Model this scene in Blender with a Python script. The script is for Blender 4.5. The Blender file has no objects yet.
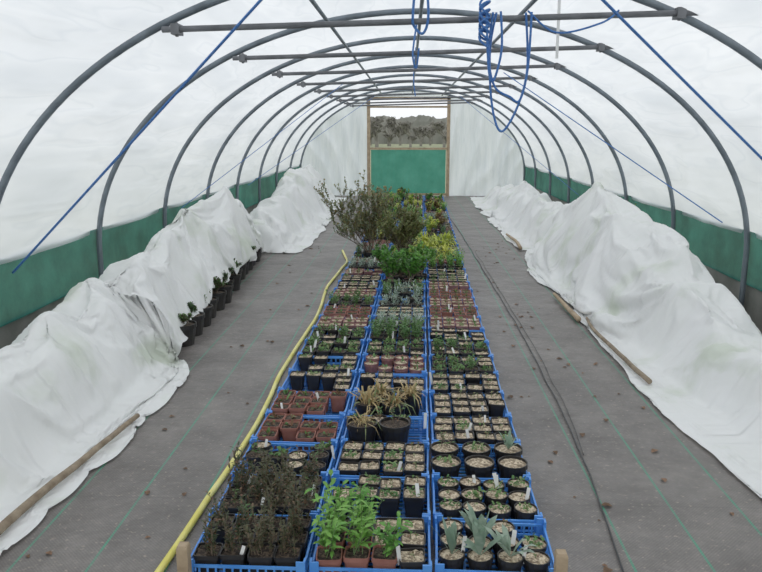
import bpy, math, random, time
from mathutils import Vector, Matrix, noise
random.seed(7)
R=random.random
def U(a,b): return a+(b-a)*random.random()
scene=bpy.context.scene
scene.view_settings.view_transform='Standard'
scene.view_settings.gamma=1.10
COL=scene.collection
CX=0.09; W=2.82
# ------------------------------------------------------------ materials
def nt(name):
    m=bpy.data.materials.new(name); m.use_nodes=True
    t=m.node_tree; t.nodes.clear()
    o=t.nodes.new('ShaderNodeOutputMaterial')
    return m,t,o
def N(t,k,**kw):
    n=t.nodes.new(k)
    for a,b in kw.items():
        if a in n.inputs.keys(): n.inputs[a].default_value=b
        else: setattr(n,a,b)
    return n
def ramp(t,fac,stops):
    r=t.nodes.new('ShaderNodeValToRGB'); e=r.color_ramp.elements
    while len(e)<len(stops): e.new(0.5)
    for i,(p,c) in enumerate(stops):
        e[i].position=p; e[i].color=(c[0],c[1],c[2],1)
    t.links.new(fac,r.inputs[0]); return r
def coords(t,kind='Object'):
    return t.nodes.new('ShaderNodeTexCoord').outputs[kind]
def pmat(name,c1,c2=None,scale=8,rough=.7,bump=0,bscale=None,metal=0,detail=4,rand=False,transl=0):
    m,t,o=nt(name); c2=c2 or tuple(x*.75 for x in c1)
    p=N(t,'ShaderNodeBsdfPrincipled',Roughness=rough,Metallic=metal)
    nz=N(t,'ShaderNodeTexNoise',Scale=scale,Detail=detail)
    t.links.new(coords(t),nz.inputs['Vector'])
    fac=nz.outputs['Fac']
    if rand:
        oi=t.nodes.new('ShaderNodeObjectInfo'); ad=N(t,'ShaderNodeMath',operation='MULTIPLY_ADD')
        t.links.new(oi.outputs['Random'],ad.inputs[0]); ad.inputs[1].default_value=.3
        sub=N(t,'ShaderNodeMath',operation='ADD'); sub.inputs[1].default_value=-.15
        t.links.new(fac,sub.inputs[0]); t.links.new(sub.outputs[0],ad.inputs[2]); fac=ad.outputs[0]
    r=ramp(t,fac,[(.35,c1),(.65,c2)])
    t.links.new(r.outputs[0],p.inputs['Base Color'])
    if bump:
        n2=N(t,'ShaderNodeTexNoise',Scale=bscale or scale*5,Detail=3)
        t.links.new(coords(t),n2.inputs['Vector'])
        b=N(t,'ShaderNodeBump',Strength=bump,Distance=.01); t.links.new(n2.outputs['Fac'],b.inputs['Height'])
        t.links.new(b.outputs[0],p.inputs['Normal'])
    if transl:
        tr=N(t,'ShaderNodeBsdfTranslucent'); t.links.new(r.outputs[0],tr.inputs['Color'])
        mx=N(t,'ShaderNodeMixShader'); mx.inputs[0].default_value=transl
        t.links.new(p.outputs[0],mx.inputs[1]); t.links.new(tr.outputs[0],mx.inputs[2])
        t.links.new(mx.outputs[0],o.inputs[0])
    else: t.links.new(p.outputs[0],o.inputs[0])
    return m
def leafm(name,c1,c2): return pmat(name,c1,c2,scale=25,rough=.55,rand=True,transl=.25)

def film_material(name,mscale,lo,mid,hi,bstr=.35,crease=.5):
    m,t,o=nt(name); c=coords(t)
    nz=N(t,'ShaderNodeTexNoise',Scale=1.0,Detail=5,Roughness=.55,Distortion=.4); mp=N(t,'ShaderNodeMapping'); mp.inputs['Scale'].default_value=mscale
    t.links.new(c,mp.inputs[0]); t.links.new(mp.outputs[0],nz.inputs['Vector'])
    r=ramp(t,nz.outputs['Fac'],[(.25,lo),(.5,mid),(.75,hi)])
    m2=N(t,'ShaderNodeMapping'); m2.inputs['Scale'].default_value=(4.5,.8,4.5) if mscale[0]<3 else (9,1,.8); m2.inputs['Rotation'].default_value=(.3,0,.5) if mscale[0]<3 else (0,.15,0)
    t.links.new(c,m2.inputs[0])
    n2=N(t,'ShaderNodeTexNoise',Scale=1.0,Detail=2,Roughness=.4,Distortion=.2); t.links.new(m2.outputs[0],n2.inputs['Vector'])
    cr=ramp(t,n2.outputs['Fac'],[(.35,(.91,.92,.93)),(.5,(1,1,1)),(.53,(.93,.94,.95)),(.56,(1,1,1))])
    mm=N(t,'ShaderNodeMixRGB',blend_type='MULTIPLY'); mm.inputs[0].default_value=crease; t.links.new(r.outputs[0],mm.inputs[1]); t.links.new(cr.outputs[0],mm.inputs[2])
    bp=N(t,'ShaderNodeBump',Strength=bstr,Distance=.06); t.links.new(n2.outputs['Fac'],bp.inputs['Height'])
    tl=N(t,'ShaderNodeBsdfTranslucent'); df=N(t,'ShaderNodeBsdfDiffuse'); gl=N(t,'ShaderNodeBsdfGlossy',Roughness=.3); tp=N(t,'ShaderNodeBsdfTransparent')
    for q in (tl,df): t.links.new(mm.outputs[0],q.inputs[0])
    for q in (tl,df,gl): t.links.new(bp.outputs[0],q.inputs['Normal'])
    a=N(t,'ShaderNodeMixShader'); a.inputs[0].default_value=.18; t.links.new(tl.outputs[0],a.inputs[1]); t.links.new(df.outputs[0],a.inputs[2])
    b=N(t,'ShaderNodeMixShader'); b.inputs[0].default_value=.05; t.links.new(a.outputs[0],b.inputs[1]); t.links.new(gl.outputs[0],b.inputs[2])
    d=N(t,'ShaderNodeMixShader'); d.inputs[0].default_value=.035; t.links.new(b.outputs[0],d.inputs[1]); t.links.new(tp.outputs[0],d.inputs[2])
    t.links.new(d.outputs[0],o.inputs[0]); return m
def fleece_material():
    m,t,o=nt('horticultural_fleece'); c=coords(t)
    nz=N(t,'ShaderNodeTexNoise',Scale=1.9,Detail=5); t.links.new(c,nz.inputs['Vector'])
    r=ramp(t,nz.outputs['Fac'],[(.30,(.74,.79,.69)),(.44,(.93,.94,.925)),(.75,(.97,.97,.97))])
    p=N(t,'ShaderNodeBsdfPrincipled',Roughness=.9); p.inputs['Specular IOR Level'].default_value=.2
    t.links.new(r.outputs[0],p.inputs['Base Color'])
    mp=N(t,'ShaderNodeMapping'); mp.inputs['Scale'].default_value=(.45,2.1,.45); mp.inputs['Rotation'].default_value=(.5,.3,.6); t.links.new(c,mp.inputs[0])
    n2=N(t,'ShaderNodeTexNoise',Scale=6,Detail=6,Roughness=.55,Distortion=.35); n2.noise_type='RIDGED_MULTIFRACTAL'; t.links.new(mp.outputs[0],n2.inputs['Vector'])
    b=N(t,'ShaderNodeBump',Strength=.9,Distance=.03); t.links.new(n2.outputs['Fac'],b.inputs['Height']); t.links.new(b.outputs[0],p.inputs['Normal'])
    tl=N(t,'ShaderNodeBsdfTranslucent'); t.links.new(r.outputs[0],tl.inputs[0])
    x=N(t,'ShaderNodeMixShader'); x.inputs[0].default_value=.10
    t.links.new(p.outputs[0],x.inputs[1]); t.links.new(tl.outputs[0],x.inputs[2])
    tp=N(t,'ShaderNodeBsdfTransparent'); y=N(t,'ShaderNodeMixShader'); y.inputs[0].default_value=.04
    t.links.new(x.outputs[0],y.inputs[1]); t.links.new(tp.outputs[0],y.inputs[2]); t.links.new(y.outputs[0],o.inputs[0]); return m
def net_material(name,c1,c2,tr=.3,tp_=.0):
    m,t,o=nt(name)
    nz=N(t,'ShaderNodeTexNoise',Scale=2.5,Detail=8,Roughness=.65); t.links.new(coords(t),nz.inputs['Vector'])
    r=ramp(t,nz.outputs['Fac'],[(.35,c1),(.7,c2)])
    wv=N(t,'ShaderNodeTexWave',Scale=60,bands_direction='Z'); t.links.new(coords(t),wv.inputs['Vector'])
    mm=N(t,'ShaderNodeMixRGB',blend_type='MULTIPLY'); mm.inputs[0].default_value=.25
    t.links.new(r.outputs[0],mm.inputs[1]); t.links.new(wv.outputs['Color'],mm.inputs[2])
    df=N(t,'ShaderNodeBsdfDiffuse'); tl=N(t,'ShaderNodeBsdfTranslucent'); tp=N(t,'ShaderNodeBsdfTransparent')
    t.links.new(mm.outputs[0],df.inputs[0]); t.links.new(mm.outputs[0],tl.inputs[0])
    x=N(t,'ShaderNodeMixShader'); x.inputs[0].default_value=tr
    t.links.new(df.outputs[0],x.inputs[1]); t.links.new(tl.outputs[0],x.inputs[2])
    y=N(t,'ShaderNodeMixShader'); y.inputs[0].default_value=tp_
    t.links.new(x.outputs[0],y.inputs[1]); t.links.new(tp.outputs[0],y.inputs[2]); t.links.new(y.outputs[0],o.inputs[0]); return m
def floor_material():
    m,t,o=nt('woven_weed_fabric')
    c=coords(t); sx=N(t,'ShaderNodeSeparateXYZ'); t.links.new(c,sx.inputs[0])
    nz=N(t,'ShaderNodeTexNoise',Scale=1.6,Detail=10,Roughness=.78); t.links.new(c,nz.inputs['Vector'])
    base=ramp(t,nz.outputs['Fac'],[(.3,(.095,.084,.078)),(.5,(.175,.158,.147)),(.70,(.28,.255,.235))])
    n3=N(t,'ShaderNodeTexNoise',Scale=45,Detail=5); t.links.new(c,n3.inputs['Vector'])
    g=ramp(t,n3.outputs['Fac'],[(.60,(0,0,0)),(.72,(1,1,1))])
    m1=N(t,'ShaderNodeMixRGB'); t.links.new(g.outputs[0],m1.inputs[0]); t.links.new(base.outputs[0],m1.inputs[1]); m1.inputs[2].default_value=(.36,.31,.26,1)
    def stripe(sock,period,off,wd):
        a=N(t,'ShaderNodeMath',operation='MULTIPLY_ADD'); t.links.new(sock,a.inputs[0]); a.inputs[1].default_value=1/period; a.inputs[2].default_value=off
        f=N(t,'ShaderNodeMath',operation='FRACT'); t.links.new(a.outputs[0],f.inputs[0])
        l=N(t,'ShaderNodeMath',operation='LESS_THAN'); t.links.new(f.outputs[0],l.inputs[0]); l.inputs[1].default_value=wd/period
        return l
    s1=stripe(sx.outputs[0],.30,.08,.010); s2=stripe(sx.outputs[1],1.1,.2,.012)
    nm=N(t,'ShaderNodeTexNoise',Scale=6,Detail=4); t.links.new(c,nm.inputs['Vector'])
    rm=ramp(t,nm.outputs['Fac'],[(.35,(.6,.6,.6)),(.6,(1,1,1))])
    m2=N(t,'ShaderNodeMixRGB'); mu=N(t,'ShaderNodeMath',operation='MULTIPLY'); t.links.new(rm.outputs[0],mu.inputs[1]); t.links.new(s1.outputs[0],mu.inputs[0]); t.links.new(mu.outputs[0],m2.inputs[0]); t.links.new(m1.outputs[0],m2.inputs[1]); m2.inputs[2].default_value=(.07,.30,.19,1)
    m3=N(t,'ShaderNodeMixRGB'); mv=N(t,'ShaderNodeMath',operation='MULTIPLY'); mv.inputs[1].default_value=.2; t.links.new(s2.outputs[0],mv.inputs[0]); t.links.new(mv.outputs[0],m3.inputs[0]); t.links.new(m2.outputs[0],m3.inputs[1]); m3.inputs[2].default_value=(.08,.075,.07,1)
    wv=N(t,'ShaderNodeTexChecker',Scale=130); t.links.new(c,wv.inputs['Vector']); wv.inputs[1].default_value=(.78,.78,.78,1); wv.inputs[2].default_value=(1,1,1,1)
    m4=N(t,'ShaderNodeMixRGB',blend_type='MULTIPLY'); m4.inputs[0].default_value=.9; t.links.new(m3.outputs[0],m4.inputs[1]); t.links.new(wv.outputs[0],m4.inputs[2])
    p=N(t,'ShaderNodeBsdfPrincipled',Roughness=.5); t.links.new(m4.outputs[0],p.inputs['Base Color'])
    n4=N(t,'ShaderNodeTexNoise',Scale=4,Detail=9); t.links.new(c,n4.inputs['Vector'])
    b=N(t,'ShaderNodeBump',Strength=.9,Distance=.045); t.links.new(n4.outputs['Fac'],b.inputs['Height']); t.links.new(b.outputs[0],p.inputs['Normal'])
    t.links.new(p.outputs[0],o.inputs[0]); return m
def gravel_material(name,cols):
    m,t,o=nt(name)
    v=N(t,'ShaderNodeTexVoronoi',Scale=120); t.links.new(coords(t),v.inputs['Vector'])
    sp=N(t,'ShaderNodeSeparateXYZ'); t.links.new(v.outputs['Color'],sp.inputs[0])
    r=ramp(t,sp.outputs[0],[(.1,cols[0]),(.5,cols[1]),(.9,cols[2])])
    p=N(t,'ShaderNodeBsdfPrincipled',Roughness=.9); t.links.new(r.outputs[0],p.inputs['Base Color'])
    b=N(t,'ShaderNodeBump',Strength=.8,Distance=.004,invert=True); t.links.new(v.outputs['Distance'],b.inputs['Height']); t.links.new(b.outputs[0],p.inputs['Normal'])
    t.links.new(p.outputs[0],o.inputs[0]); return m

M_film=film_material('polythene_film',(.9,.5,1.6),(.69,.72,.75),(.77,.795,.82),(.83,.85,.87),.6,1.0); M_film2=film_material('pleated_polythene_film',(5,1,.6),(.64,.69,.73),(.74,.785,.82),(.83,.865,.895),1.0,1.0); M_fleece=fleece_material()
M_net=net_material('green_side_netting',(.022,.125,.105),(.055,.26,.21),.3,.08); M_net2=net_material('green_door_netting',(.045,.28,.205),(.09,.38,.29),.5,.05)
M_floor=floor_material()
M_tube=pmat('galvanised_grey_tube',(.12,.145,.17),(.19,.225,.26),scale=6,rough=.5,metal=.25)
M_bar=pmat('painted_steel_bar',(.11,.115,.125),(.18,.185,.20),scale=8,rough=.6,metal=.2)
M_board=pmat('weathered_board',(.16,.16,.145),(.26,.255,.235),scale=3,rough=.9,bump=.4)
M_wood=pmat('raw_timber',(.34,.25,.16),(.46,.35,.23),scale=12,rough=.8,bump=.4)
M_bark=pmat('bark_pole',(.20,.15,.10),(.34,.27,.19),scale=14,rough=.9,bump=.6)
M_blue=pmat('blue_crate_plastic',(.045,.23,.72),(.10,.33,.82),scale=5,rough=.4)
M_rope=pmat('blue_polypropylene_rope',(.03,.13,.44),(.07,.22,.56),scale=90,rough=.5,bump=.5)
M_hose=pmat('yellow_hose',(.82,.72,.13),(.92,.84,.30),scale=5,rough=.4)
M_black=pmat('black_pot_plastic',(.010,.009,.009),(.025,.023,.022),scale=10,rough=.45)
M_pipe=pmat('black_drip_pipe',(.03,.03,.03),(.06,.06,.06),scale=10,rough=.5)
M_terra=pmat('terracotta_plastic',(.26,.095,.07),(.36,.155,.115),scale=12,rough=.7)
M_plum=pmat('faded_purple_brown_pot',(.19,.08,.078),(.28,.135,.125),scale=12,rough=.7)
M_soil=gravel_material('dark_compost',[(.018,.012,.008),(.055,.038,.027),(.12,.085,.058)])
M_grav=gravel_material('tan_grit',[(.20,.15,.10),(.44,.345,.235),(.72,.60,.44)])
M_white=pmat('white_plastic_label',(.85,.85,.83),(.92,.92,.91),scale=10,rough=.5)
M_dleaf=pmat('dry_brown_leaf',(.12,.07,.04),(.26,.15,.09),scale=30,rough=.8,rand=True)
L_dark=leafm('leaf_dark_heath',(.045,.07,.028),(.10,.095,.045))
L_rust=leafm('leaf_rust',(.22,.11,.06),(.15,.11,.06))
L_green=leafm('leaf_bright_green',(.10,.30,.045),(.22,.46,.085))
L_mid=leafm('leaf_mid_green',(.075,.185,.05),(.15,.28,.085))
L_grey=leafm('leaf_grey_green',(.22,.33,.24),(.36,.46,.36))
L_silver=leafm('leaf_silver',(.32,.41,.36),(.48,.55,.49))
L_straw=leafm('leaf_straw',(.40,.28,.13),(.58,.45,.22))
L_yel=leafm('leaf_yellow_green',(.42,.52,.07),(.72,.72,.16))
L_olive=leafm('leaf_olive',(.15,.20,.07),(.27,.32,.13))
L_sage=leafm('leaf_sage',(.18,.225,.11),(.30,.33,.19))
L_bronze=leafm('leaf_bronze',(.28,.19,.07),(.21,.24,.085))
M_stem=pmat('brown_stem',(.12,.09,.06),(.20,.15,.11),scale=20,rough=.8)
M_gstem=pmat('green_stem',(.10,.17,.06),(.16,.22,.09),scale=20,rough=.7)
M_tree=pmat('hazed_winter_tree',(.17,.165,.145),(.24,.23,.20),scale=2,rough=.9)  # bark colour lightened: distance haze is painted into it
M_hedge=pmat('hazed_hedge',(.14,.145,.125),(.20,.20,.175),scale=.6,rough=.9)  # pale grey like the trees, with the far haze put into the colour
M_grass=pmat('meadow_grass',(.18,.21,.12),(.27,.29,.18),scale=.4,rough=.95)
# ------------------------------------------------------------ mesh builder
class MB:
    def __init__(s): s.v=[];s.f=[];s.m=[];s.mats=[]
    def mi(s,mat):
        if mat not in s.mats: s.mats.append(mat)
        return s.mats.index(mat)
    def face(s,idx,mat): s.f.append(idx); s.m.append(s.mi(mat))
    def box(s,c,d,mat,rz=0):
        b=len(s.v); cx,cy,cz=c; dx,dy,dz=d[0]/2,d[1]/2,d[2]/2; ca,sa=math.cos(rz),math.sin(rz)
        for z in (-dz,dz):
            for x,y in ((-dx,-dy),(dx,-dy),(dx,dy),(-dx,dy)):
                s.v.append((cx+x*ca-y*sa,cy+x*sa+y*ca,cz+z))
        for q in ((0,3,2,1),(4,5,6,7),(0,1,5,4),(1,2,6,5),(2,3,7,6),(3,0,4,7)): s.face(tuple(b+i for i in q),mat)
    def tube(s,pts,r,mat,n=8,caps=True):
        pts=[Vector(p) for p in pts]; rr=r if isinstance(r,(list,tuple)) else [r]*len(pts)
        up=None; base=len(s.v)
        for i,p in enumerate(pts):
            tdir=(pts[min(i+1,len(pts)-1)]-pts[max(i-1,0)])
            if tdir.length<1e-9: tdir=Vector((0,0,1))
            tdir.normalize()
            if up is None:
                up=Vector((0,0,1)) if abs(tdir.z)<.9 else Vector((1,0,0))
            up=up-tdir*up.dot(tdir)
            if up.length<1e-6: up=tdir.orthogonal()
            up.normalize(); sd=tdir.cross(up)
            for k in range(n):
                a=2*math.pi*k/n
                s.v.append(tuple(p+(up*math.cos(a)+sd*math.sin(a))*rr[i]))
        for i in range(len(pts)-1):
            for k in range(n):
                a=base+i*n+k; b=base+i*n+(k+1)%n
                s.face((a,b,b+n,a+n),mat)
        if caps and n>2:
            s.face(tuple(base+k for k in reversed(range(n))),mat); s.face(tuple(base+(len(pts)-1)*n+k for k in range(n)),mat)
    def leaf(s,p,d,L,w,mat,droop=.2,up=None):
        p=Vector(p); d=Vector(d).normalized()
        sd=d.cross(Vector((0,0,1)))
        if sd.length<.05: sd=Vector((math.cos(p.x*900),math.sin(p.x*900),0))
        sd.normalize()
        dz=Vector((0,0,-1))
        a=p+d*L*.35+dz*droop*L*.08; b=p+d*L*.72+dz*droop*L*.4; t=p+d*L+dz*droop*L
        i=len(s.v); fold=Vector((0,0,w*.15))
        s.v+= [tuple(p),tuple(a-sd*w*.5+fold),tuple(a+sd*w*.5+fold),tuple(b-sd*w*.4+fold),tuple(b+sd*w*.4+fold),tuple(t)]
        s.face((i,i+2,i+1),mat); s.face((i+1,i+2,i+4,i+3),mat); s.face((i+3,i+4,i+5),mat)
    def rings(s,rings,mat,close_first=False,close_last=False):
        b=len(s.v); n=len(rings[0])
        for r in rings: s.v+= [tuple(q) for q in r]
        for i in range(len(rings)-1):
            for k in range(n):
                a=b+i*n+k;c=b+i*n+(k+1)%n; s.face((a,c,c+n,a+n),mat)
        if close_first: s.face(tuple(b+k for k in reversed(range(n))),mat)
        if close_last: s.face(tuple(b+(len(rings)-1)*n+k for k in range(n)),mat)
    def add(s,o,M):
        b=len(s.v); mp=[s.mi(x) for x in o.mats]
        for q in o.v:
            s.v.append(tuple(M@Vector(q)))
        for f,m in zip(o.f,o.m):
            s.f.append(tuple(b+i for i in f)); s.m.append(mp[m])
    def mesh(s,name,smooth=False):
        me=bpy.data.meshes.new(name); me.from_pydata(s.v,[],s.f)
        for x in s.mats: me.materials.append(x)
        me.polygons.foreach_set('material_index',s.m)
        if smooth: me.polygons.foreach_set('use_smooth',[True]*len(s.f))
        me.update(); return me
def obj(name,me,loc=(0,0,0),rz=0,sc=1,label=None,cat=None,group=None,kind=None,parent=None,rot=None):
    o=bpy.data.objects.new(name,me); COL.objects.link(o)
    o.location=loc; o.rotation_euler=rot or (0,0,rz); o.scale=(sc,sc,sc) if not isinstance(sc,tuple) else sc
    if label:o['label']=label
    if cat:o['category']=cat
    if group:o['group']=group
    if kind:o['kind']=kind
    if parent:o.parent=parent
    return o
# ------------------------------------------------------------ fleece (cloth draped by simulation)
def smooth_curve(pts,n):
    out=[]; m=len(pts)-1
    for i in range(n+1):
        t=i/n*m; k=min(int(t),m-1); u=t-k
        p0=pts[max(k-1,0)];p1=pts[k];p2=pts[k+1];p3=pts[min(k+2,m)]
        out.append(tuple(.5*((2*b)+(-a+c)*u+(2*a-5*b+4*c-d)*u*u+(-a+3*b-3*c+d)*u**3) for a,b,c,d in zip(p0,p1,p2,p3)))
    return out
def interp(tab,y):
    if y<=tab[0][0]: return tab[0][1]
    for (a,b),(c,d) in zip(tab,tab[1:]):
        if y<=c:
            u=(y-a)/(c-a); u=u*u*(3-2*u); return b+(d-b)*u
    return tab[-1][1]
PEND=[]
def fleece(y0,y1,sg,edge,ridgeh,lift,seed,label,e0=.35,e1=.35,wall=2.66,step=.03):
    rnd=random.Random(seed*10)
    peaks=[]
    yy=y0+.1
    while yy<y1:
        for q in (.25,.52,.80):
            peaks.append((yy+rnd.uniform(-.18,.18),q+rnd.uniform(-.1,.1),rnd.uniform(.35,1.0)))
        yy+=.46
    def peak(y,t):
        b=0
        for py,pt,ph in peaks:
            d=((y-py)/.18)**2+((t-pt)/.12)**2
            if d<5: b=max(b,ph*math.exp(-d*.9))
        return b
    def surf(y,nt_,support):
        en=min(1,max(0.0,(y-y0)/e0),max(0.0,(y1-y)/e1)); en=math.sin(en*math.pi/2)
        h=interp(ridgeh,y)*en
        xe=interp(edge,y)+.05*noise.noise(Vector((y*1.9,seed+9,0)))
        lf=interp(lift,y)*en; xw=wall; 
        if support: xe+=.07
        wd=xw-xe
        if lf>.05:
            prf=[(xe-.01,lf),(xe+.02,lf+.14),(xe+.12,max(h*.74,lf+.2)),(xe+wd*.30,h*.93),(xe+wd*.5,h),(xe+wd*.7,h*.9),(xe+wd*.87,h*.62),(xw,h*.25+.02)]
        elif support:
            prf=[(xe+.12,0),(xe+.16,.02),(xe+wd*.2,h*.25),(xe+wd*.30,h*.62),(xe+wd*.46,h*.93),(xe+wd*.62,h),(xe+wd*.82,h*.78),(xw,h*.2)]
        else:
            prf=[(xe,.02),(xe+.10,.03),(xe+wd*.17,h*.25+.02),(xe+wd*.30,h*.64+.01),(xe+wd*.46,h*.94+.01),(xe+wd*.62,h+.01),(xe+wd*.82,h*.78+.01),(xw,h*.25+.03)]
        cv=smooth_curve(prf,nt_); out=[]
        for i,(x,z) in enumerate(cv):
            t=i/nt_
            if support: z=max(-.01,z*(.60+.44*peak(y,t))-.015)
            else:
                x+=.012*noise.noise(Vector((y*6,t*10,seed))); z=max(.015,z+.02+.025*noise.noise(Vector((y*6,t*10,seed+3))))
            out.append((sg*x,y,z))
        return out
    def grid(stp,nt_,support,mat):
        mb=MB(); ny=int((y1-y0)/stp)
        for j in range(ny+1): mb.v+=surf(y0+(y1-y0)*j/ny,nt_,support)
        k=nt_+1
        for j in range(ny):
            for i in range(nt_):
                q=j*k+i; mb.face((q,q+1,q+k+1,q+k) if sg<0 else (q,q+k,q+k+1,q+1),mat)
        return mb
    cov=bpy.data.objects.new('fleece_cover',grid(step,int(1.9/step),False,M_fleece).mesh('fleece_cover',True)); COL.objects.link(cov)
    sup=bpy.data.objects.new('support',grid(.04,44,True,M_fleece).mesh('support')); COL.objects.link(sup)
    sup.modifiers.new('c','COLLISION'); sup.collision.thickness_outer=.008; sup.collision.cloth_friction=15; sup.collision.use_culling=False
    m=cov.modifiers.new('cl','CLOTH'); s=m.settings; s.quality=6; s.mass=.10; s.air_damping=1.5
    s.tension_stiffness=30; s.compression_stiffness=30; s.shear_stiffness=12; s.bending_stiffness=.008
    s.tension_damping=5; s.compression_damping=5; s.shear_damping=5; s.bending_damping=.08
    s.shrink_min=-.12
    m.collision_settings.distance_min=.006; m.collision_settings.collision_quality=2
    m.point_cache.frame_start=1; m.point_cache.frame_end=60
    PEND.append((cov,sup,label))
fleece(1.9,10.0,-1,[(2,1.66),(2.8,1.62),(3.8,1.56),(4.9,1.57),(5.5,1.68),(7,1.72),(9,1.82),(10,1.90)],
       [(2,.54),(3.2,.58),(4.2,.70),(5.3,.76),(6.6,.88),(8,.96),(9.2,1.04),(9.8,.78),(10,.6)],
       [(4.9,0),(5.5,.22),(6.5,.33),(8.5,.36),(9.6,.30),(10,.2)],3.3,'crumpled white fleece sheet draped over bedded plants',wall=2.50,step=.021)
fleece(10.2,18.0,-1,[(9.9,1.70),(10.4,1.48),(12,1.52),(14,1.52),(18,1.55)],
       [(9.9,.45),(10.8,.62),(12,.78),(14,1.0),(16.5,.9),(18,.5)],[(0,0)],8.1,'white fleece heap draped near the tunnel end',wall=2.5,step=.04)
fleece(2.6,10.3,1,[(2.6,1.70),(3.5,1.68),(5,1.60),(6.5,1.52),(8,1.50),(9.5,1.58),(10.4,1.64)],
       [(2.6,.42),(3.6,.44),(4.8,.48),(5.5,.68),(6.4,1.0),(8.4,1.08),(9.4,.94),(10.4,.6)],[(0,0)],14.7,'crumpled white fleece sheet draped over raised plants',wall=2.55,step=.021)
fleece(10.6,18.2,1,[(10.4,1.62),(12,1.60),(15,1.58),(18.2,1.62)],
       [(10.4,.62),(12,.66),(14.5,.68),(17,.5),(18.2,.3)],[(0,0)],21.3,'low white fleece sheet draped toward the end wall',wall=2.55,step=.04)
fm=MB(); fm.v=[(-4,0,0),(4,0,0),(4,20,0),(-4,20,0)]; fm.face((0,1,2,3),M_fleece); fl=bpy.data.objects.new('tmpfloor',fm.mesh('tmpfloor')); COL.objects.link(fl)
fl.modifiers.new('c','COLLISION'); fl.collision.thickness_outer=.008; fl.collision.cloth_friction=40; fl.collision.use_culling=False
scene.frame_start=1; scene.frame_end=60
for f in range(1,30): scene.frame_set(f)
dg=bpy.context.evaluated_depsgraph_get(); newm=[]
for cov,sup,label in PEND:
    newm.append(bpy.data.meshes.new_from_object(cov.evaluated_get(dg)))
for (cov,sup,label),me in zip(PEND,newm):
    cov.modifiers.clear(); cov.data=me; me.name='fleece_cover'
    for v in me.vertices: v.co.z=max(v.co.z,.004)
    me.polygons.foreach_set('use_smooth',[True]*len(me.polygons))
    cov['label']=label; cov['category']='fleece cover'; cov['group']='horticultural fleece over plants'
    bpy.data.objects.remove(sup)
bpy.data.objects.remove(fl); scene.frame_set(1)
# ------------------------------------------------------------ tunnel profile
Z0=.6; HB=2.0
def prof(a): return (CX-W*math.cos(a), Z0+HB*math.sin(a))
def arch_z(x):
    t=max(0,1-((x-CX)/W)**2); return Z0+HB*math.sqrt(t)
YN,YF=-1.2,19.0
mb=MB(); mb.v=[(-3.1,YN,0),(3.3,YN,0),(3.3,YF+.1,0),(-3.1,YF+.1,0)]; mb.face((0,1,2,3),M_floor)
obj('floor',mb.mesh('floor'),kind='structure',label='grey woven weed-control fabric ground with green stripes',cat='floor')
mb=MB(); mb.v=[(-160,-60,-.03),(160,-60,-.03),(160,220,-.03),(-160,220,-.03)]; mb.face((0,1,2,3),M_grass)
obj('ground_outside',mb.mesh('ground_outside'),kind='structure',label='rough meadow grass outside the tunnel',cat='ground')
mb=MB(); na=90; ny=300
a0=math.asin((.76-Z0)/HB)
for j in range(ny+1):
    y=YN+(YF-YN)*j/ny
    ph=((y-4.6)/1.8)%1.0; sag=math.sin(ph*math.pi)*.03
    for i in range(na+1):
        a=a0+(math.pi-2*a0)*i/na
        x,z=prof(a)
        free=.2+.8*math.sin(ph*math.pi)
        q=noise.noise(Vector((a*2+ph*1.5,y*1.2-a*3,2)))
        wr=(noise.noise(Vector((x*1.2,y*1.5,z*1.2)))*.02+ (1-abs(noise.noise(Vector((a*5+y*1.0+q,y*1.4-a*3,7))))*2)*.012)*free
        k=1+ .014 - (sag+wr)/2.6
        mb.v.append((CX+(x-CX)*k,y,Z0+(z-Z0)*k))
for j in range(ny):
    for i in range(na):
        q=j*(na+1)+i; mb.face((q,q+1,q+na+2,q+na+1),M_film)
obj('ceiling',mb.mesh('ceiling',True),kind='structure',label='white translucent polythene film over the hoops',cat='tunnel cover')
for nm,sg in (('left',-1),('right',1)):
    mb=MB(); n=160
    xs=CX+sg*(W+.035)
    zs=[.34,.45,.56,.67,.80]
    for j in range(n+1):
        y=YN+(YF-YN)*j/n
        for z in zs:
            xx=xs+sg*(-.012+.02*noise.noise(Vector((y*1.7,z*4,sg*5))))
            if z>.6: xx=CX+sg*W*math.sqrt(max(0,1-((z-Z0)/HB)**2))+sg*.03
            mb.v.append((xx,y,z+.012*noise.noise(Vector((y,sg*3,0)))))
    k=len(zs)
    for j in range(n):
        for i in range(k-1):
            q=j*k+i; mb.face((q,q+1,q+k+1,q+k),M_net)
    obj('wall_'+nm,mb.mesh('wall_'+nm,True),kind='structure',label='green windbreak netting skirt along the tunnel side',cat='netting wall')
    mb=MB(); y=YN
    while y<YF:
        mb.box((xs+sg*.03,y+1.19,.17),(.04,2.38,.34),M_board); y+=2.4
    obj('baseboard_'+nm,mb.mesh('baseboard_'+nm),kind='structure',label='weathered grey base board',cat='baseboard')
DX0,DX1,DZ=-1.0+CX-.11,1.03+CX-.10,2.47
mb=MB(); nx=400; nz=16
xsn=[CX-W+2*W*i/nx for i in range(nx+1)]
rowv=[]
for x in xsn:
    top=arch_z(x)+.03; lo=0.0
    if DX0<x<DX1: lo=DZ-.02
    c=[]
    for k in range(nz+1):
        z=lo+(top-lo)*k/nz
        u=(x-CX)/(1.6+.5*z)
        pl=.045*(1-2*abs(math.sin(u*13+noise.noise(Vector((x*2,z*.6,0)))*2.0)))*(.3+.7*abs(noise.noise(Vector((x*1.5,z*.5,4)))))*2
        c.append(len(mb.v)); mb.v.append((x,YF+.08+pl,z))
    rowv.append((c,DX0<x<DX1))
for i in range(nx):
    a,fa=rowv[i]; b,fb=rowv[i+1]
    if fa!=fb: continue
    for k in range(nz): mb.face((a[k],b[k],b[k+1],a[k+1]),M_film2)
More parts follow.
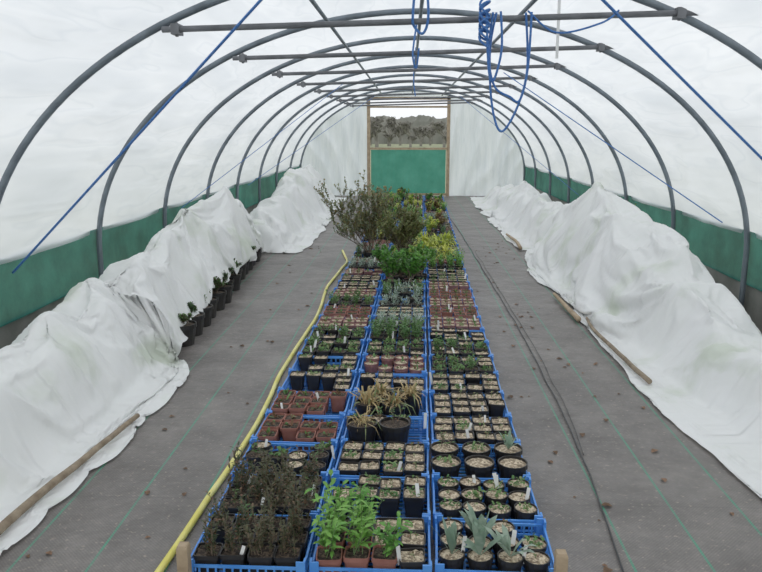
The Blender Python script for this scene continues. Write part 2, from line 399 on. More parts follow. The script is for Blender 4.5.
obj('wall_far',mb.mesh('wall_far',True),kind='structure',label='pleated white polythene end wall around the door',cat='end wall')
mb=MB()
for x in (DX0+.02,DX1-.02): mb.box((x,YF-.02,DZ/2),(.08,.09,DZ),M_wood)
mb.box((0.5*(DX0+DX1),YF-.02,DZ-.05),(DX1-DX0,.09,.07),M_wood)
mb.box((0.5*(DX0+DX1),YF-.02,DZ-.26),(DX1-DX0-.1,.06,.045),M_wood)
door=obj('door_1',mb.mesh('door_frame'),kind='structure',label='rough timber door frame in the end wall',cat='door')
mb=MB(); n=40
for i in range(n+1):
    x=DX0+.08+(DX1-DX0-.16)*i/n
    for k in range(9):
        mb.v.append((x,YF-.06+.01*math.sin(i*1.3)+.01*noise.noise(Vector((i*.3,k*.4,0))),.03+1.13*k/8))
for i in range(n):
    for k in range(8): q=i*9+k; mb.face((q,q+9,q+10,q+1),M_net2)
obj('net_panel',mb.mesh('net_panel',True),parent=door,label='green netting lower half of the door')
for z in (1.19,.05):
    mb=MB(); mb.box((0.5*(DX0+DX1),YF-.07,z),(DX1-DX0-.1,.04,.05),M_wood); obj('door_rail',mb.mesh('door_rail'),parent=door)
# hoops
mbh=MB(); pts=[(CX-W,0,0),(CX-W,0,.3)]+[(prof(math.pi*i/64)[0],0,prof(math.pi*i/64)[1]) for i in range(65)]+[(CX+W,0,.3),(CX+W,0,0)]
mbh.tube(pts,.024,M_tube,n=10); me_h=mbh.mesh('hoop_tube',True)
mbb=MB(); mbb.tube([(-1.55,-.05,-.04),(1.57,-.05,.04)],.018,M_bar,n=8); me_b=mbb.mesh('crossbar',True)
mbc=MB(); mbc.box((0,-.025,0),(.05,.09,.06),M_bar); mbc.tube([(0,-.03,-.04),(0,-.03,.04)],.010,M_bar,n=6); me_c=mbc.mesh('clamp')
for k in range(-3,9):
    y=4.6+1.8*k
    h=bpy.data.objects.new('tunnel_hoop',None); COL.objects.link(h); h.location=(0,y if k<8 else y-.12,0)
    h['label']='grey galvanised steel hoop with a horizontal crossbar'; h['category']='tunnel hoop'; h['group']='polytunnel hoops'
    obj('hoop_tube',me_h,parent=h)
    obj('crossbar',me_b,loc=(CX,0,2.27),parent=h)
    for sg in (-1,1): obj('clamp',me_c,loc=(CX+sg*1.47,0,2.27+sg*.038),parent=h)
for px,pz in ((CX,2.6),(CX-.73,arch_z(CX-.73)),(CX+.73,arch_z(CX+.73))):
    mb=MB(); mb.tube([(px,YN,pz-.05),(px,YF-.1,pz-.05)],.015,M_tube,n=8)
    obj('ridge_purlin',mb.mesh('ridge_purlin',True),label='long grey steel purlin tube under the hoops',cat='steel tube',group='purlin tubes')
def pole(pts,r,label,mat=M_bark):
    c=smooth_curve(pts,24); mb=MB(); mb.tube([(x,y,z+.006*noise.noise(Vector((x*5,y*5,1)))) for x,y,z in c],[r*(1-.35*i/24) for i in range(25)],mat,n=9)
    return obj('wooden_pole',mb.mesh('wooden_pole',True),label=label,cat='wooden pole',group='poles weighing down the fleece')
pole([(-1.67,2.3,.045),(-1.65,2.9,.05),(-1.59,3.4,.055),(-1.54,3.95,.05)],.022,'long bark-covered pole along the fleece hem')
pole([(1.58,4.65,.045),(1.55,5.2,.05),(1.53,5.9,.05),(1.56,6.3,.05)],.018,'long thin pole along the fleece hem',M_bark)
pole([(1.49,6.3,.04),(1.48,6.8,.04),(1.47,7.3,.045)],.024,'weathered timber piece on the fleece hem',M_wood)
pole([(1.56,10.2,.05),(1.59,10.8,.05),(1.55,11.6,.05)],.026,'weathered timber piece on the fleece hem',M_wood)
# ------------------------------------------------------------ hoses
def wander(ctrl,name,r,mat,label,cat,n=160,amp=.01,group=None):
    c=smooth_curve(ctrl,n); mb=MB()
    mb.tube([(x+amp*noise.noise(Vector((y*2,1,0))),y,z) for x,y,z in c],r,mat,n=8)
    return obj(name,mb.mesh(name,True),label=label,cat=cat,group=group)
wander([(-1.0,1.9,.014),(-.93,2.5,.014),(-.90,3.0,.014),(-.85,3.9,.014),(-.86,5,.014),(-.81,6.5,.014),(-.85,7.6,.014),(-.80,8.6,.014),(-.77,9.2,.014),(-.83,9.7,.014),(-.9,10.1,.014)],
       'garden_hose',.015,M_hose,'yellow garden hose running beside the trays','hose')
wander([(-.62,17.95,.02),(-.4,18.15,.02),(-.1,18.2,.02),(.2,18.15,.02),(.5,18.2,.02),(.8,18.45,.02)],'garden_hose',.024,M_hose,'yellow hose lying at the end of the bed','hose')
G='black irrigation pipes'
wander([(.79,2.1,.009),(.84,2.7,.009),(.90,3.5,.009),(.93,4.4,.009),(.94,5.4,.009),(.94,6.5,.009),(.92,8,.009),(.89,10,.009),(.86,12,.009),(.80,14,.009)],'irrigation_pipe',.004,M_pipe,'thin black irrigation pipe lying on the fabric','pipe',group=G,amp=.015)
wander([(.92,3.6,.008),(.96,4.2,.008),(.98,5.0,.008),(.985,5.6,.008),(.975,6.6,.008),(.96,8.2,.008),(.93,10.2,.008)],'irrigation_pipe',.0022,M_pipe,'thin black irrigation pipe lying on the fabric','pipe',group=G,amp=.015)
# ------------------------------------------------------------ ropes
def rope(pts,label,r=.009,n=60,sag=0):
    c=smooth_curve(pts,n); mb=MB()
    mb.tube([(x,y,z-sag*math.sin(math.pi*i/n)) for i,(x,y,z) in enumerate(c)],r,M_rope,n=7)
    return obj('blue_rope',mb.mesh('blue_rope',True),label=label,cat='rope',group='blue ropes')
rope([(-.45,3.85,2.56),(-2.68,4.85,.70)],'blue rope tied diagonally from ridge to side',.008)
rope([(.62,3.75,2.52),(2.84,4.9,.95)],'blue rope tied diagonally from ridge to side',.008)
rope([(1.0,8.15,2.24),(2.6,6.2,.90)],'thin blue rope slanting down to the side',.005)
rope([(-.85,9.95,2.24),(-2.66,8.6,.75)],'thin blue rope slanting down to the side',.004)
rope([(-.6,13.55,2.24),(-2.66,12.3,.75)],'thin blue rope slanting down to the side',.004)
rope([(.9,13.55,2.24),(2.8,12.3,.6)],'thin blue rope slanting down to the side',.004)
Yb=4.55
rope([(.50,Yb-.04,2.31),(.47,Yb-.03,2.1),(.49,Yb-.03,1.8),(.55,Yb-.03,1.64),(.64,Yb-.03,1.78),(.69,Yb-.03,2.0),(.67,Yb-.03,2.31)],'long loop of blue rope hanging from the crossbar',.007)
rope([(.48,Yb-.05,2.31),(.46,Yb-.05,2.08),(.50,Yb-.05,1.90),(.59,Yb-.05,1.84),(.65,Yb-.05,1.82),(.69,Yb-.05,2.0),(.70,Yb-.05,2.31)],'inner loop of blue rope hanging from the crossbar',.007)
rope([(.52,Yb-.08,2.31),(.53,Yb-.09,2.1),(.49,Yb-.08,1.93),(.46,Yb-.08,2.0),(.44,Yb-.08,2.31)],'short loop of blue rope hanging from the crossbar',.007)
hp=[]
for i in range(140):
    a=i/140*2*math.pi*9
    hp.append((.43+.028*math.cos(a),Yb-.07+.03*math.sin(a)*.6,2.36-.20*i/140+.05*math.cos(a*.5)))
mb=MB(); mb.tube(hp,.007,M_rope,n=6); obj('blue_rope',mb.mesh('rope_hank',True),label='knotted hank of blue rope on the crossbar',cat='rope',group='blue ropes')
rope([(.68,Yb-.03,2.32),(.85,Yb-.03,2.2),(1.1,Yb-.03,2.25),(1.2,Yb-.03,2.32)],'slack blue rope swag under the crossbar',.006)
rope([(.04,Yb,2.55),(.02,Yb-.03,2.3),(.03,Yb,2.24),(.08,Yb-.02,2.2),(.11,Yb-.03,2.3),(.09,Yb,2.55)],'short loop of blue rope tied at the ridge',.008)
rope([(.06,6.35,2.5),(.03,6.3,2.25),(.06,6.33,2.15),(.08,6.3,2.3)],'short loop of blue rope tied at the ridge',.008)
rope([(.07,8.15,2.5),(.05,8.15,2.2),(.07,8.15,2.0)],'short blue rope hanging from the ridge',.006)
mb=MB(); mb.box((.93,4.9,2.30),(.018,.004,.42),M_white); obj('hanging_strap',mb.mesh('hanging_strap'),label='narrow white strap hanging from the hoop',cat='strap')
# ------------------------------------------------------------ trays
TW,TD,TH=.440,.352,.096
PX,PY=.458,.366
def tray_mesh():
    mb=MB(); w,d,h=TW,TD,TH
    for x in (-w/2+.005,w/2-.005):
        for z,t in ((.007,.014),(h-.005,.010),(h*.5,.007)): mb.box((x,0,z),(.008,d,t),M_blue)
        k=11
        for i in range(k): mb.box((x,-d/2+.02+(d-.04)*i/(k-1),h/2),(.004,.007,h-.01),M_blue)
    for y in (-d/2+.005,d/2-.005):
        for z,t in ((.007,.014),(h-.005,.010),(h*.5,.007)): mb.box((0,y,z),(w-.02,.008,t),M_blue)
        k=14
        for i in range(k): mb.box((-w/2+.02+(w-.04)*i/(k-1),y,h/2),(.007,.004,h-.01),M_blue)
    for sx in (-1,1):
        for sy in (-1,1):
            mb.box((sx*(w/2-.016),sy*(d/2-.002),h/2+.01),(.032,.008,h+.026),M_blue)
            mb.box((sx*(w/2-.002),sy*(d/2-.016),h/2+.01),(.008,.032,h+.026),M_blue)
    for i in range(9): mb.box((0,-d/2+.03+(d-.06)*i/8,.006),(w-.02,.012,.006),M_blue)
    for i in range(6): mb.box((-w/2+.04+(w-.08)*i/5,0,.004),(.012,d-.02,.006),M_blue)
    return mb.mesh('crate')
me_tray=tray_mesh()
def sqring(h,z): return [(-h,-h,z),(h,-h,z),(h,h,z),(-h,h,z)]
def rsq(h,z,c=.25,n=3):
    out=[]
    for sx,sy,a0_ in ((1,1,0),(-1,1,90),(-1,-1,180),(1,-1,270)):
        for i in range(n):
            a=math.radians(a0_+90*i/(n-1)); out.append((sx*h*(1-c)+h*c*math.cos(a),sy*h*(1-c)+h*c*math.sin(a),z))
    return out
PH=.102
def sq_pot(mat,s=.0475,h=PH):
    mb=MB(); mb.rings([rsq(s*.74,0),rsq(s*.93,h*.84),rsq(s,h*.84),rsq(s,h),rsq(s*.92,h),rsq(s*.88,h*.6)],mat,close_first=True); return mb
def sq_pot_low(mat,s=.0475,h=PH):
    mb=MB(); mb.rings([sqring(s*.74,0),sqring(s,h),sqring(s*.89,h),sqring(s*.88,h*.8)],mat); return mb
def rd(r,z,n=16): return [(r*math.cos(2*math.pi*i/n),r*math.sin(2*math.pi*i/n),z) for i in range(n)]
def rnd_pot(mat,r,h,n=16):
    mb=MB(); mb.rings([rd(r*.76,0,n),rd(r*.93,h*.82,n),rd(r,h*.82,n),rd(r,h,n),rd(r*.93,h,n),rd(r*.88,h*.6,n)],mat,close_first=True); return mb
SZ=.095
def soil_sq(mat,s=.0430,z=SZ):
    mb=MB(); n=6
    for i in range(n+1):
        for j in range(n+1):
            cc=1-.10*(abs(2*i/n-1)*abs(2*j/n-1))**2
            mb.v.append(((-s+2*s*i/n)*cc,(-s+2*s*j/n)*cc,z+.008*noise.noise(Vector((i*.8,j*.8,s*90)))-.001))
    for i in range(n):
        for j in range(n): q=i*(n+1)+j; mb.face((q,q+n+1,q+n+2,q+1),mat)
    return mb
def soil_rd(mat,r,z):
    mb=MB(); n=16; b=rd(r,z,n); c=rd(r*.5,z+.005,n); mb.rings([b,c],mat,close_last=True); return mb
def rdir(el0,el1):
    a=U(0,2*math.pi); e=math.radians(U(el0,el1)); return Vector((math.cos(a)*math.cos(e),math.sin(a)*math.cos(e),math.sin(e)))
def f_heath(s=1):
    mb=MB()
    for _ in range(10):
        p=Vector((U(-.03,.03),U(-.03,.03),0)); d=rdir(70,89); L=U(.07,.17)*s
        e=p+d*L; mb.tube([p,e],[.0016,.0008],M_stem,n=3,caps=False)
        for i in range(20):
            t=.08+.92*i/20; q=p+d*L*t; mb.leaf(q,rdir(10,65),U(.014,.026),.0085,L_dark if R()<.82 else L_rust,.1)
    return mb
def f_leafy(s=1,mat=None,el=(60,89)):
    mat=mat or L_green; mb=MB()
    for _ in range(8):
        p=Vector((U(-.02,.02),U(-.02,.02),0)); d=rdir(*el); L=U(.08,.17)*s
        mb.tube([p,p+d*L],[.002,.001],M_gstem,n=3,caps=False)
        for i in range(9):
            q=p+d*L*(.2+.8*i/9); mb.leaf(q,rdir(0,60),U(.026,.044)*s,U(.013,.018),mat,.25)
    return mb
def f_rosette(s=1,mat=None):
    mat=mat or L_grey; mb=MB()
    for i in range(10): mb.leaf((0,0,.003),rdir(40,84),U(.09,.17)*s,U(.022,.030)*s,mat,U(.05,.35))
    return mb
def f_low(s=1,mat=None):
    mat=mat or L_mid; mb=MB()
    for i in range(26):
        p=(U(-.032,.032),U(-.032,.032),U(0,.018)); mb.leaf(p,rdir(5,75),U(.016,.032)*s,U(.009,.014),mat if R()<.8 else L_olive,.2)
    return mb
def f_sprout(s=1,mat=None):
    mat=mat or L_rust; mb=MB()
    for i in range(8): mb.leaf((U(-.015,.015),U(-.015,.015),0),rdir(15,80),U(.02,.045)*s,U(.009,.015),mat if R()<.6 else L_mid,.2)
    return mb
def f_silver(s=1):
    mb=MB()
    for _ in range(10):
        p=Vector((U(-.025,.025),U(-.025,.025),0)); d=rdir(40,85); L=U(.05,.10)*s
        for i in range(9): mb.leaf(p+d*L*i/9,rdir(0,70),U(.018,.034)*s,.007,L_silver if R()<.4 else L_grey,.1)
    return mb
def f_twig(s=1):
    mb=MB()
    for _ in range(4):
        p=Vector((U(-.02,.02),U(-.02,.02),0)); d=rdir(60,85); L=U(.04,.09)*s
        mb.tube([p,p+d*L],[.0018,.001],M_stem,n=3,caps=False)
        for i in range(7): mb.leaf(p+d*L*U(.2,1),rdir(0,50),U(.014,.028),.010,random.choice([L_rust,L_dark,L_mid,L_mid]),.2)
    return mb
def f_bare(s=1):
    mb=MB()
    for _ in range(random.choice([1,2])):
        p=Vector((U(-.012,.012),U(-.012,.012),0)); d=rdir(60,88); L=U(.015,.035)
        mb.tube([p,p+d*L],[.0018,.001],M_gstem,n=3,caps=False)
        for i in range(3): mb.leaf(p+d*L*U(.4,1),rdir(10,50),U(.012,.02),.009,random.choice([L_mid,L_olive,L_rust]),.2)
    return mb
def f_grass(s=1,mat=None,n=46,w=.008):
    mat=mat or L_straw; mb=MB()
    for i in range(n):
        mb.leaf((U(-.03,.03)*s,U(-.03,.03)*s,0),rdir(30,85),U(.10,.22)*s,w*s,mat if R()<.85 else L_olive,U(.3,1.1))
    return mb
KIND={
 'heath':(M_black,M_soil,f_heath,1.1,'small dark heath-like shrublet in a square black pot'),
 'leafy':(M_black,M_soil,f_leafy,1.1,'bushy bright green seedling in a square pot'),
 'leafyt':(M_terra,M_soil,f_leafy,1.3,'bushy bright green seedling in a terracotta pot'),
 'grey':(M_black,M_grav,f_rosette,1.1,'grey-green broad-leaved rosette plant in a gritted black pot'),
 'grit':(M_black,M_grav,f_bare,1,'square black pot topped with tan grit and a tiny shoot'),
 'moss':(M_black,M_grav,f_low,.75,'gritted black pot with a low green tuft'),
 'terra':(M_terra,M_soil,f_sprout,1.1,'terracotta pot with a small reddish sprout'),
 'plum':(M_plum,M_grav,f_sprout,1.1,'faded purple-brown pot with a few leaves'),
 'low':(M_black,M_soil,f_low,1.3,'black pot with low green leafy growth'),
 'silver':(M_black,M_soil,f_silver,1.1,'black pot with feathery silver foliage'),
 'twig':(M_black,M_soil,f_twig,1.0,'black pot with dark compost and thin twiggy seedling'),
 'greenb':(M_black,M_soil,lambda s:f_leafy(s,L_mid),.8,'black pot with leafy mid-green plant'),
 'yel':(M_black,M_soil,lambda s:f_leafy(s,L_yel),.8,'black pot with yellow-green leafy plant'),
 'olive':(M_black,M_soil,lambda s:f_leafy(s,L_olive),.8,'black pot with olive leafy plant'),
}
POT={};SOIL={};FOL={};FMB={}
for k,(pm,sm,fn,s,l) in KIND.items():
    if pm not in POT: POT[pm]=(sq_pot_low(pm),sq_pot(pm).mesh('plant_pot'),rnd_pot(pm,.0485,PH).mesh('plant_pot'))
    if sm not in SOIL: SOIL[sm]=(None,soil_sq(sm).mesh('compost'),soil_rd(sm,.0445,SZ).mesh('compost'))
    FMB[k]=[fn(s) for _ in range(5)]; FOL[k]=[m.mesh('foliage') for m in FMB[k]]
def bedx(y): return -.125+.018*(y-2.6)
BANG=-math.atan(.018)
BIG=[]
SHRUBS=[(-.46,9.1,.10),(-.08,8.8,.10),(.02,9.5,.09)]
YEL=[(.22,9.3,1.8),(.42,9.55,1.9),(.46,9.05,1.5),(.24,9.85,1.8),(.52,10.05,1.7)]
GRN=[(-.17,7.45),(.02,7.45),(-.08,7.72),(.13,7.78),(.05,8.05),(-.2,8.1)]
SIL=[(-.12,6.72),(.07,6.70),(-.03,6.95)]
random.seed(21)
FARP=[]
for i in range(24):
    y=10.6+i*.29; FARP.append((bedx(y)+random.choice([-1.1,-.6,.1,.7,1.15])*PX*.95+U(-.06,.06),y))
for x,y,r in SHRUBS: BIG.append((x,y,r))
for x,y,s in YEL: BIG.append((x,y,.08))
for x,y in GRN+SIL+FARP: BIG.append((x,y,.085))
def blocked(x,y): return any((x-a)**2+(y-b)**2<(r+.055)**2 for a,b,r in BIG)
SPEC={
 (0,0):'heath',(1,0):'heath',(2,0):'twig',(3,0):'terra',(4,0):'terra',(5,0):'grit',(6,0):'grit',(7,0):'low',(8,0):'low',(9,0):'plum',(10,0):'terra',(11,0):'low',(12,0):'plum',
 (0,1):'mix0',(1,1):'back',(2,1):'grit',(3,1):'big',(4,1):'straw',(5,1):'grit',(6,1):'plum',(7,1):'low',(8,1):'greenb',(9,1):'silver',(10,1):'grit',(11,1):'silver',(12,1):'greenb',
 (0,2):'grey0',(1,2):'moss',(2,2):'big2',(3,2):'grit',(4,2):'grit',(5,2):'grit',(6,2):'low',(7,2):'low',(8,2):'grit',(9,2):'plum',(10,2):'terra',(11,2):'plum',(12,2):'terra',
}
MISS={(5,0):.5,(6,0):.3,(5,1):.5,(2,0):.35,(6,1):.15,(1,2):.1,(8,0):.1,(8,2):.1,(1,0):.04,(0,0):.04,(3,2):.03,(4,2):.12,(2,1):.03}
lab_mb=MB(); lab_mb.box((0,0,.045),(.017,.0012,.09),M_white); me_lab=lab_mb.mesh('plant_label')
def put_label(x,y,z):
    obj('plant_label',me_lab,loc=(x,y,z),rot=(U(-.35,.15),U(-.3,.3),U(-.6,.6)),sc=U(.7,1),label='white plastic plant label stuck in a pot',cat='plant label',group='white plant labels')
random.seed(5)
stuff=MB(); npots=0; nlab=0
NROW=42
for r in range(NROW):
    for c in range(3):
        y=2.58+PY*r; x=bedx(y)+(c-1)*PX
        ang=BANG+U(-.018,.018); jx,jy=U(-.004,.004),U(-.003,.003)
        obj('plastic_crate',me_tray,loc=(x+jx,y+jy,0),rz=ang,label='blue plastic lattice crate holding small pots',cat='plant tray',group='blue plant crates')
        spec=SPEC.get((r,c))
        if spec is None: spec=random.choice(['plum','terra','low','grit','silver','olive','yel','plum','moss','grit','leafy','terra'])
        if spec in('empty','big','big2','straw'): continue
        rnd_tray=spec in('moss','grey0') or (spec in('low','twig','plum') and R()<.4)
        miss=MISS.get((r,c),.05)
        for i in range(4):
            for j in range(3):
                k=spec
                if spec=='back':
                    if j==0: continue
                    k='moss' if R()<.5 else 'grit'
                if spec=='mix0': k='leafyt' if (i<3 and j<1) or (i<2 and j<2) else ('leafy' if i<2 else 'grit')
                if spec=='grey0': k='grey' if (i,j) in ((0,0),(1,0),(2,0),(1,1)) else random.choice(['grit','grit','moss'])
                if spec=='grit' and R()<.15: k='moss'
                if spec=='moss' and R()<.4: k='grit'
                if spec=='heath' and R()<.12: k='twig'
                if spec=='low' and R()<.3: k=random.choice(['greenb','moss','grit'])
                if spec=='twig' and R()<.3: k=random.choice(['grit','low'])
                if R()<miss: continue
                lx=(i-1.5)*.102+U(-.003,.003); ly=(j-1)*.108+U(-.004,.004)
                px=x+lx*math.cos(ang)-ly*math.sin(ang); py=y+lx*math.sin(ang)+ly*math.cos(ang)
                if blocked(px,py): continue
                pm,sm,fn,s,lb=KIND[k]; rz=random.choice([0,1,2,3])*math.pi/2+ang+U(-.07,.07); fv=random.randrange(5); sc=U(.8,1.2); tz=.010+U(0,.012)
                if npots<300 and r<9:
                    o=bpy.data.objects.new('potted_seedling',None); COL.objects.link(o); o.location=(px,py,tz); o.rotation_euler=(U(-.04,.04),U(-.04,.04),rz); o.empty_display_size=.03
                    o['label']=lb; o['category']='potted plant'; o['group']='small potted plants in the crates'
                    ii=2 if rnd_tray else 1
                    obj('plant_pot',POT[pm][ii],parent=o); obj('compost',SOIL[sm][ii],parent=o)
                    if FMB[k][fv].v: obj('foliage',FOL[k][fv],loc=(0,0,SZ-.002),rz=U(0,6),sc=sc,parent=o)
                    npots+=1
                else:
                    M=Matrix.Translation((px,py,tz))@Matrix.Rotation(rz,4,'Z')
                    stuff.add(POT[pm][0],M)
                    b=len(stuff.v); stuff.v+=[tuple(M@Vector(q)) for q in sqring(.0425,SZ)]; stuff.face((b,b+1,b+2,b+3),sm)
                    if FMB[k][fv].v: stuff.add(FMB[k][fv],M@Matrix.Translation((0,0,SZ))@Matrix.Scale(sc*.95,4))
                pr=.11 if r<9 else .07
                if R()<pr and nlab<170: put_label(px+.02,py-.028,.085); nlab+=1
obj('potted_seedlings',stuff.mesh('potted_seedlings'),kind='stuff',label='many small mixed potted plants filling the crates',cat='potted plants')
for q in ((-.02,2.45),(.21,2.50),(.43,2.47),(.40,3.0),(-.35,3.33),(.1,3.72),(.16,4.42),(-.5,4.05)): put_label(q[0],q[1],.09)
def bigpot(x,y,z,r,h,fol,label,stems=None,mat=M_black,soil=M_soil,cat='potted plant',name='potted_plant',zf=None):
    o=bpy.data.objects.new(name,None); COL.objects.link(o); o.location=(x,y,z); o['label']=label; o['category']=cat
    obj('plant_pot',rnd_pot(mat,r,h).mesh('plant_pot',False),parent=o)
    obj('compost',soil_rd(soil,r*.92,h*.9).mesh('compost'),parent=o)
    if stems: obj('stem',stems.mesh('stem',True),loc=(0,0,h*.88),parent=o)
    if fol and fol.v: obj('foliage',fol.mesh('foliage'),loc=(0,0,h*.9),parent=o)
    return o
by=2.58+PY*3
for x,ff,lb in ((-.23,f_grass(.8),'large round black pot with brown dying grass'),(-.06,f_twig(1.8),'large round black pot of dark compost with twigs'),):
    bigpot(x,by-.06,.01,.082,.155,ff,lb)
for x,ff in ((-.27,f_low(1.2)),(-.15,f_twig(1.2)),(-.03,f_low(1.2))): bigpot(x,by+.10,.01,.055,.11,ff,'round black pot with low growth',soil=M_grav)
by=2.58+PY*4
for x,yy_,s_ in ((-.22,-.07,1.0),(-.07,-.08,.85),(-.15,.09,.9),(.02,.08,.8)):
    bigpot(x,by+yy_,.01,.07,.13,f_grass(s_,None,60,.012),'black pot with arching straw-coloured grass')
by=2.58+PY*2
for dx,dy,ff in ((.20,-.08,f_low(1)),(.355,-.08,None),(.20,.08,f_twig(1.3)),(.355,.08,f_low(1)),(.51,-.08,None),(.51,.08,f_rosette(.7))):
    bigpot(bedx(by)+.1+dx,by+dy,.01,.070,.125,ff,'round black pot with grit and sparse growth',soil=M_grav)
def shrub(h,spread,nb,mat1,mat2,leafL,leafW,lean=(0,0),dens=10,depth=3,el=(45,85)):
    st=MB(); fo=MB()
    def br(p,d,L,r,dep):
        pts=[p]; q=p; dd=d.copy()
        for i in range(4):
            dd=(dd+Vector((U(-.18,.18),U(-.18,.18),U(-.03,.12)))).normalized(); q=q+dd*L/4; pts.append(q)
        st.tube(pts,[r*(1-.12*i) for i in range(5)],M_stem,n=4 if dep<2 else 6,caps=False)
        if dep<=1:
            for i in range(dens):
                t=U(.1,1)*3.99; k=int(t); pp=pts[k].lerp(pts[k+1],t-k)
                fo.leaf(pp,(dd*.6+rdir(-20,70)).normalized(),leafL*U(.7,1.2),leafW*U(.8,1.2),mat1 if R()<.65 else mat2,.2)
        if dep>0:
            for i in range(4 if dep>1 else 3):
                k=random.randrange(1,5); nd=(dd+rdir(-5,60)*spread).normalized(); br(pts[k],nd,L*U(.5,.72),r*.6,dep-1)
    for i in range(nb):
        d=rdir(*el); d=(d+Vector((lean[0],lean[1],0))).normalized(); br(Vector((U(-.03,.03),U(-.03,.03),0)),d,h*.5*U(.8,1.1),.006,depth)
    return st,fo
st,fo=shrub(1.0,.95,10,L_sage,L_bronze,.040,.018,lean=(-.20,0),dens=10,el=(34,84))
bigpot(*SHRUBS[0][:2],.01,.10,.16,fo,'tall sprawling grey-olive shrub with open branches',stems=st,cat='shrub',name='potted_shrub')
st,fo=shrub(.66,.65,8,L_bronze,L_olive,.038,.018,dens=11,el=(58,88))
bigpot(*SHRUBS[1][:2],.01,.10,.16,fo,'upright bronze-olive shrub in a pot',stems=st,cat='shrub',name='potted_shrub')
st,fo=shrub(.5,.7,6,L_olive,L_mid,.036,.02,dens=8,el=(60,88))
bigpot(*SHRUBS[2][:2],.01,.09,.16,fo,'dense olive-green shrub in a pot',stems=st,cat='shrub',name='potted_shrub')
for x,y,s in YEL:
    bigpot(x,y,.01,.08,.13,f_grass(s,L_yel,110,.013),'pot of yellow-green arching leaves')
for x,y in GRN:
    st,fo=shrub(.32,.8,5,L_green,L_mid,.042,.026,dens=9,depth=2,el=(40,85))
    bigpot(x,y,.01,.085,.13,fo,'low bushy fresh green plant in a pot',stems=st)
for x,y in SIL:
    bigpot(x,y,.01,.075,.12,f_silver(1.8),'feathery silver-leaved plant in a pot')
for i,(x,y) in enumerate(FARP):
    m1,m2=random.choice([(L_mid,L_olive),(L_green,L_mid),(L_yel,L_green),(L_olive,L_sage),(L_bronze,L_rust),(L_rust,L_yel),(L_yel,L_green)])
    st,fo=shrub(U(.14,.30),.8,3,m1,m2,.045,.024,dens=7,depth=2,el=(50,88))
    bigpot(x,y,.01,.085,.13,fo,'leafy nursery plant in a black pot',stems=st)
for i in range(15):
    y=5.55+i*.29; x=-1.74-.018*i+U(-.03,.03)
    st,fo=shrub(.12 if i<3 else .17,.9,5,L_dark,L_mid,.034,.017,dens=9,depth=2,el=(35,80))
    bigpot(x,y,0,.11,.17,fo,'black pot with dark foliage peeking out beneath the fleece',stems=st)
for x,y,h in ((2.50,7.9,.72),(2.52,8.5,.55)):
    st,fo=shrub(h,.2,3,L_mid,L_green,.04,.02,dens=5,depth=2,el=(82,89))
    bigpot(x,y,0,.09,.2,fo,'tall green plant growing beside the tunnel side',stems=st)
mb=MB(); b=.02
mb.rings([[(-b,-b,0),(b,-b,0),(b,b,0),(-b,b,0)],[(-b,-b,.20),(b,-b,.20),(b,b,.20),(-b,b,.20)],[(-b*.8,-b*.8,.21),(b*.8,-b*.8,.21),(b*.8,b*.8,.21),(-b*.8,b*.8,.21)]],M_wood,close_first=True,close_last=True)
me_st=mb.mesh('wooden_stake')
for x in (-.79,.545): obj('wooden_stake',me_st,loc=(x,2.36,0),label='short square wooden stake at the corner of the crates',cat='wooden stake',group='corner stakes')
mb=MB(); mb.v=[(0,-.03,.004),(-.018,-.008,.014),(.016,-.01,.012),(-.02,.014,.012),(.02,.012,.018),(0,.034,.006),(0,0,.004)]
for f in ((0,6,1),(0,2,6),(1,6,3),(2,4,6),(3,6,5),(6,4,5)): mb.face(f,M_dleaf)
me_l=mb.mesh('fallen_leaf')
cl=[(U(.65,1.4) if R()<.65 else U(-1.45,-.95),2.5+R()**1.3*8) for _ in range(16)]
for i in range(110):
    if R()<.6:
        a,b_=random.choice(cl); x=a+random.gauss(0,.10); y=b_+random.gauss(0,.25)
    else: x=U(-1.5,-.95) if R()<.4 else U(.65,1.45); y=2.4+R()**1.4*9
    if not(.62<x<1.48 or -1.5<x<-.93): continue
    obj('fallen_leaf',me_l,loc=(x,y,.0),rz=U(0,6.28),sc=U(.25,.9),label='dry brown fallen leaf on the ground fabric',cat='leaf',group='fallen leaves')
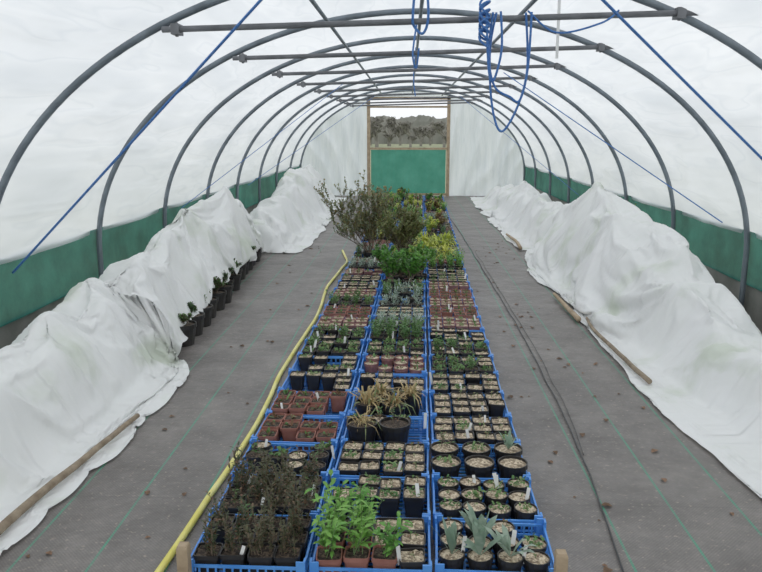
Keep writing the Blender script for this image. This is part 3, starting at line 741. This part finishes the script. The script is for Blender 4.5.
# ------------------------------------------------------------ outside trees
def tree(h):
    mb=MB()
    def br(p,d,L,r,dep):
        q=p+d*L; mb.tube([p,q],[r,r*.75],M_tree,n=4 if dep>1 else 3,caps=False)
        if dep==0: return
        for i in range(4 if dep>1 else 5): br(p.lerp(q,U(.1,1)),(d+rdir(-20,45)*.9).normalized(),L*U(.5,.74),r*.68,dep-1)
    br(Vector((0,0,0)),Vector((0,0,1)),h*.34,h*.04,5); return mb.mesh('tree')
tm=[tree(5.8) for _ in range(3)]
for rr in range(3):
    for i in range(9):
        x=-13+i*3.3+rr*1.1; obj('bare_tree',random.choice(tm),loc=(x,74+rr*4.5,-.03),rz=U(0,6),sc=U(.74,.9)*(1+.08*math.sin(i*.9)),label='bare winter tree on the far field edge',cat='tree',group='distant winter trees')
mb=MB(); n=300
for i in range(n+1):
    x=-45+90*i/n
    for k in range(8):
        a=math.pi*k/7; h=3.3+.4*noise.noise(Vector((x*.4,0,0)))+.5*noise.noise(Vector((x*1.8,k,0)))
        mb.v.append((x,93-1.2*math.cos(a)+.4*noise.noise(Vector((x*2,k*2,3))),-.03+h*math.sin(a)))
for i in range(n):
    for k in range(7): q=i*8+k; mb.face((q,q+8,q+9,q+1),M_hedge)
obj('hedge',mb.mesh('hedge'),kind='stuff',label='dark overgrown hedge across the field',cat='hedge')
w=bpy.data.worlds.new('overcast'); scene.world=w; w.use_nodes=True; t=w.node_tree; t.nodes.clear()
o=t.nodes.new('ShaderNodeOutputWorld'); bg=t.nodes.new('ShaderNodeBackground'); tc=t.nodes.new('ShaderNodeTexCoord'); sp=t.nodes.new('ShaderNodeSeparateXYZ')
t.links.new(tc.outputs['Generated'],sp.inputs[0])
r=ramp(t,sp.outputs[2],[(0.0,(.64,.66,.68)),(.3,(.84,.86,.88)),(1,(.97,.98,.98))]); t.links.new(r.outputs[0],bg.inputs[0]); bg.inputs[1].default_value=1.5
t.links.new(bg.outputs[0],o.inputs[0])
cd=bpy.data.cameras.new('camera'); cam=bpy.data.objects.new('camera',cd); COL.objects.link(cam)
cd.lens=35.0; cd.sensor_width=36; cd.clip_end=500
cam.location=(0,0,1.65); cam.rotation_euler=(math.radians(90-11.9),0,math.radians(2.08))
scene.camera=cam
